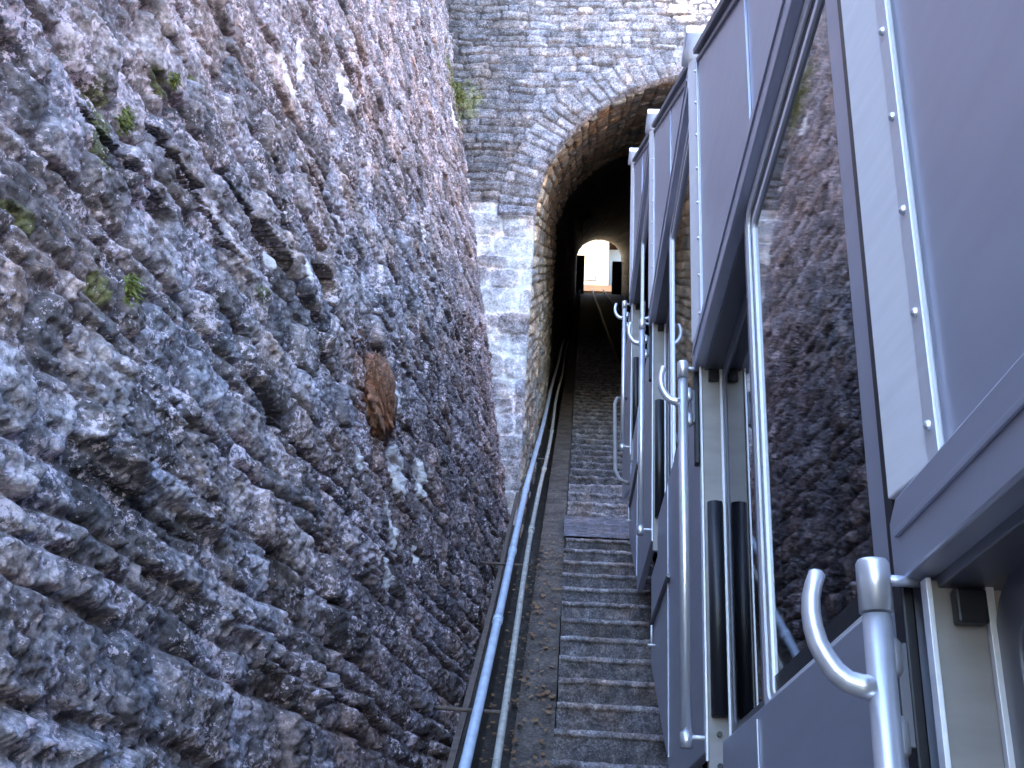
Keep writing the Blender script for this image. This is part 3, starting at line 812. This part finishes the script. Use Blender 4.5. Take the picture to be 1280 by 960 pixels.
    while zz < rline(e) - .04:
        bm = bmesh.new(); bmesh.ops.create_uvsphere(bm, u_segments=10, v_segments=6, radius=.0055 * S)
        for v in bm.verts: v.co += Vector(((XF - .0105) * S, (e - .134) * S, zz * S))
        part("rivet", bm, M['steel'], 0, pc); zz += .1275
    part("cap", ubox(XF - .040, XF + .05, e - .150, e + .012, rline(e) - .002, rline(e) + .030), M['alu'], 0.004, pc)
    part("edge_gasket", ubox(XF - .008, XF + .02, e - .014, e + .020, beltT + .003, rline(e) - .01), M['gasket'], 0.002)
    # roof edge gutter
    part("roof_edge", upoly([(a + .02, rline(a) + .006), (e - .155, rline(e - .155) - .0), (e - .155, rline(e - .155) + .024), (a + .02, rline(a) + .035)], XF - .02, XF + .02), M['panel_dark'], 0.003)
    part("roof_edge", upoly([(a + .03, rline(a) - .034), (e - .155, rline(e - .155) - .03), (e - .155, rline(e - .155) - .016), (a + .03, rline(a) - .018)], XF - .010, XF - .002), M['panel_dark'], 0.001)
    # grab pole with sleeve, hook and brackets
    yp = 1.075 + 1.715 * k; pz = 0.322 + 1.083 * k; xp = 0.31
    bm = bmesh.new(); tube(bm, [(xp * S, yp * S, (pz - 1.07) * S), (xp * S, yp * S, (pz - .056) * S)], .0142 * S, 24)
    gp = part("grab_pole", bm, M['steel'])
    bm = bmesh.new(); tube(bm, [(xp * S, yp * S, (pz - .054) * S), (xp * S, yp * S, (pz - .004) * S), (xp * S, yp * S, pz * S)], [.0168 * S, .0168 * S, .0145 * S], 24)
    part("sleeve", bm, M['steel'], 0, gp)
    bm = bmesh.new(); tube(bm, [(xp * S, yp * S, (pz - 1.072) * S), (xp * S, yp * S, (pz - 1.035) * S)], .0162 * S, 24)
    part("sleeve", bm, M['steel'], 0, gp)
    # hook: leaves the pole low and curls up and outwards
    pts = []; rad_ = []
    hk = [(-.008, -.1275), (-.020, -.1265), (-.033, -.1225), (-.044, -.113), (-.052, -.100), (-.0585, -.086), (-.0620, -.070), (-.0630, -.055), (-.0620, -.040), (-.0585, -.026), (-.0535, -.013)]
    for i_, (ox, oz) in enumerate(hk):
        pts.append(((xp + ox) * S, (yp + .0012 * i_) * S, (pz + oz) * S)); rad_.append((.0122 - .00035 * i_) * S)
    pts.append((pts[-1][0] + .001, pts[-1][1], pts[-1][2] + .004)); rad_.append(.005 * S)
    bm = bmesh.new(); tube(bm, pts, rad_, 18)
    part("hook", bm, M['steel'], 0, gp)
    bm = bmesh.new(); tube(bm, [((xp + .012) * S, yp * S, (pz - .020) * S), ((XF + .0) * S, (yp + .012) * S, (pz - .017) * S)], .0058 * S, 10)
    part("bracket", bm, M['panel'], 0, gp)
    bm = bmesh.new(); tube(bm, [((xp + .010) * S, yp * S, (pz - 1.045) * S), ((XF + .02) * S, (yp + .008) * S, (pz - 1.045) * S)], .0055 * S, 10)
    box(bm, (XF + .014) * S, (XF + .022) * S, (yp - .004) * S, (yp + .020) * S, (pz - 1.11) * S, (pz - .985) * S)
    part("bracket", bm, M['alu'], 0, gp)
    # latch with two bright knobs
    l_ = part("latch", ubox(XF - .024, XF - .008, e - .008, e + .006, pz - .178, pz - .075), M['panel_dark'], 0.002)
    for dz_ in (-.09, -.168):
        bm = bmesh.new(); tube(bm, [((XF - .030) * S, (e - .004) * S, (pz + dz_ - .020) * S), ((XF - .030) * S, (e - .004) * S, (pz + dz_ - .014) * S), ((XF - .030) * S, (e - .004) * S, (pz + dz_ + .014) * S), ((XF - .030) * S, (e - .004) * S, (pz + dz_ + .020) * S)], [.008 * S, .0125 * S, .0125 * S, .008 * S], 14)
        part("knob", bm, M['steel'], 0, l_)
    # foot board below the door, rounded outer rail
    fb = part("foot_board", ubox(XF - .004, .40, a + .86, e - .03, sill - .392, sill - .380), M['gasket'], 0.003)
    bm = bmesh.new(); tube(bm, [(.355 * S, (a + .86) * S, (sill - .386) * S), (.355 * S, (e - .03) * S, (sill - .386) * S)], .009 * S, 12)
    part("edge_tube", bm, M['panel_dark'], 0, fb)
    part("threshold", ubox(XF + .03, XF + .2, a + .90, e - .03, sill - .345, sill - .322), M['alu'], 0.002)
    # small step bracket on the skirt
    bm = bmesh.new(); tube(bm, [(.33 * S, (a + 1.50) * S, (sill - .50) * S), ((XF) * S, (a + 1.50) * S, (sill - .50) * S)], .005 * S, 8)
    tube(bm, [(.345 * S, (a + 1.50) * S, (sill - .50) * S), (.345 * S, (a + 1.50) * S, (sill - .42) * S)], .004 * S, 8)
    part("step_bracket", bm, M['alu'])
    # inside: floor, partition, seat, roof lining, far side
    part("floor", ubox(XF + .03, XR - .03, a + .02, e - .02, sill - .38, sill - .35), M['interior'])
    part("partition", ubox(XF + .16, XR - .03, e - .03, e - .01, sill - .35, belt), M['interior'])
    st = part("bench", ubox(XF + .12, XR - .12, a + .06, a + .42, sill - .02, sill + .02), M['seat'], 0.01)
    part("backrest", ubox(XF + .12, XR - .12, a + .03, a + .08, sill + .02, sill + .42), M['seat'], 0.01, st)
    part("bench_leg", ubox(XF + .2, XR - .2, a + .1, a + .2, sill - .349, sill - .021), M['interior'], 0, st)
    part("far_panel", upoly([(a, zc), (a + .92, zc), (e, bline(e)), (e, sill), (a, sill)], XR - .03, XR), M['panel'])
    part("far_panel", upoly([(a, belt), (e, belt), (e, rline(e)), (a, rline(a))], XR - .03, XR), M['panel'])
    part("far_post", ubox(XR - .03, XR, a, a + .1, sill, belt), M['panel'])
    part("far_pane", ubox(XR - .02, XR - .012, a + .1, e, sill, belt), M['glass'])
y0, y1 = -0.58, 1.115 + 1.71 * 3
part("roof", upoly([(y0, rline(y0) - .012), (y1, rline(y1) - .012), (y1, rline(y1) - .002), (y0, rline(y0) - .002)], XF + .03, XR), M['panel'])
# end wall uphill, with a headlamp housing and bumper rail
part("end_wall", upoly([(y1 + .002, bline(y1)), (y1 + .03, bline(y1)), (y1 + .03, rline(y1)), (y1 + .002, rline(y1))], XF + .01, XR), M['panel'])
# uphill driver platform beyond the last compartment
pe = 0.98
part("lower_panel", upoly([(y1 + .035, bline(y1) + .33), (y1 + pe, bline(y1) + .58), (y1 + pe, bline(y1) + 1.70), (y1 + .035, bline(y1) + 1.70)], XF + .005, XF + .03), M['panel'], 0.004)
fr_ = bmesh.new()
tube(fr_, [(.36 * S, (y1 + .5) * S, (3.10) * S), (.29 * S, (y1 + .42) * S, (3.06) * S), (.275 * S, (y1 + .38) * S, 3.0 * S), (.275 * S, (y1 + .12) * S, 2.42 * S), (.30 * S, (y1 + .05) * S, 2.33 * S), (.36 * S, (y1 + .02) * S, 2.30 * S)], .0125 * S, 12)
part("hand_rail", fr_, M['jamb'])
# sloping under frame and wheels
part("chassis", upoly([(y0, bline(y0) - .04), (y1 + pe, bline(y1 + pe) - .04), (y1 + pe, bline(y1 + pe) - .16), (y0, bline(y0) - .16)], .78, .86), M['rust'])
part("chassis", upoly([(y0, bline(y0) - .04), (y1 + pe, bline(y1 + pe) - .04), (y1 + pe, bline(y1 + pe) - .16), (y0, bline(y0) - .16)], 1.66, 1.74), M['rust'])
part("underbody", upoly([(y0, bline(y0) + .06), (y1, bline(y1) + .06), (y1, bline(y1) + .02), (y0, bline(y0) + .02)], XF + .10, XR - .05), M['panel_dark'])
for yw in (0.6, 5.6):
    for xw in (.84, 1.72):
        bm = bmesh.new(); zc_ = (gz(yw * S) + 0.025 + 0.19) ; tube(bm, [(xw * S - .045, yw * S, zc_), (xw * S + .045, yw * S, zc_)], .2, 28)
        part("wheel", bm, M['rail'])
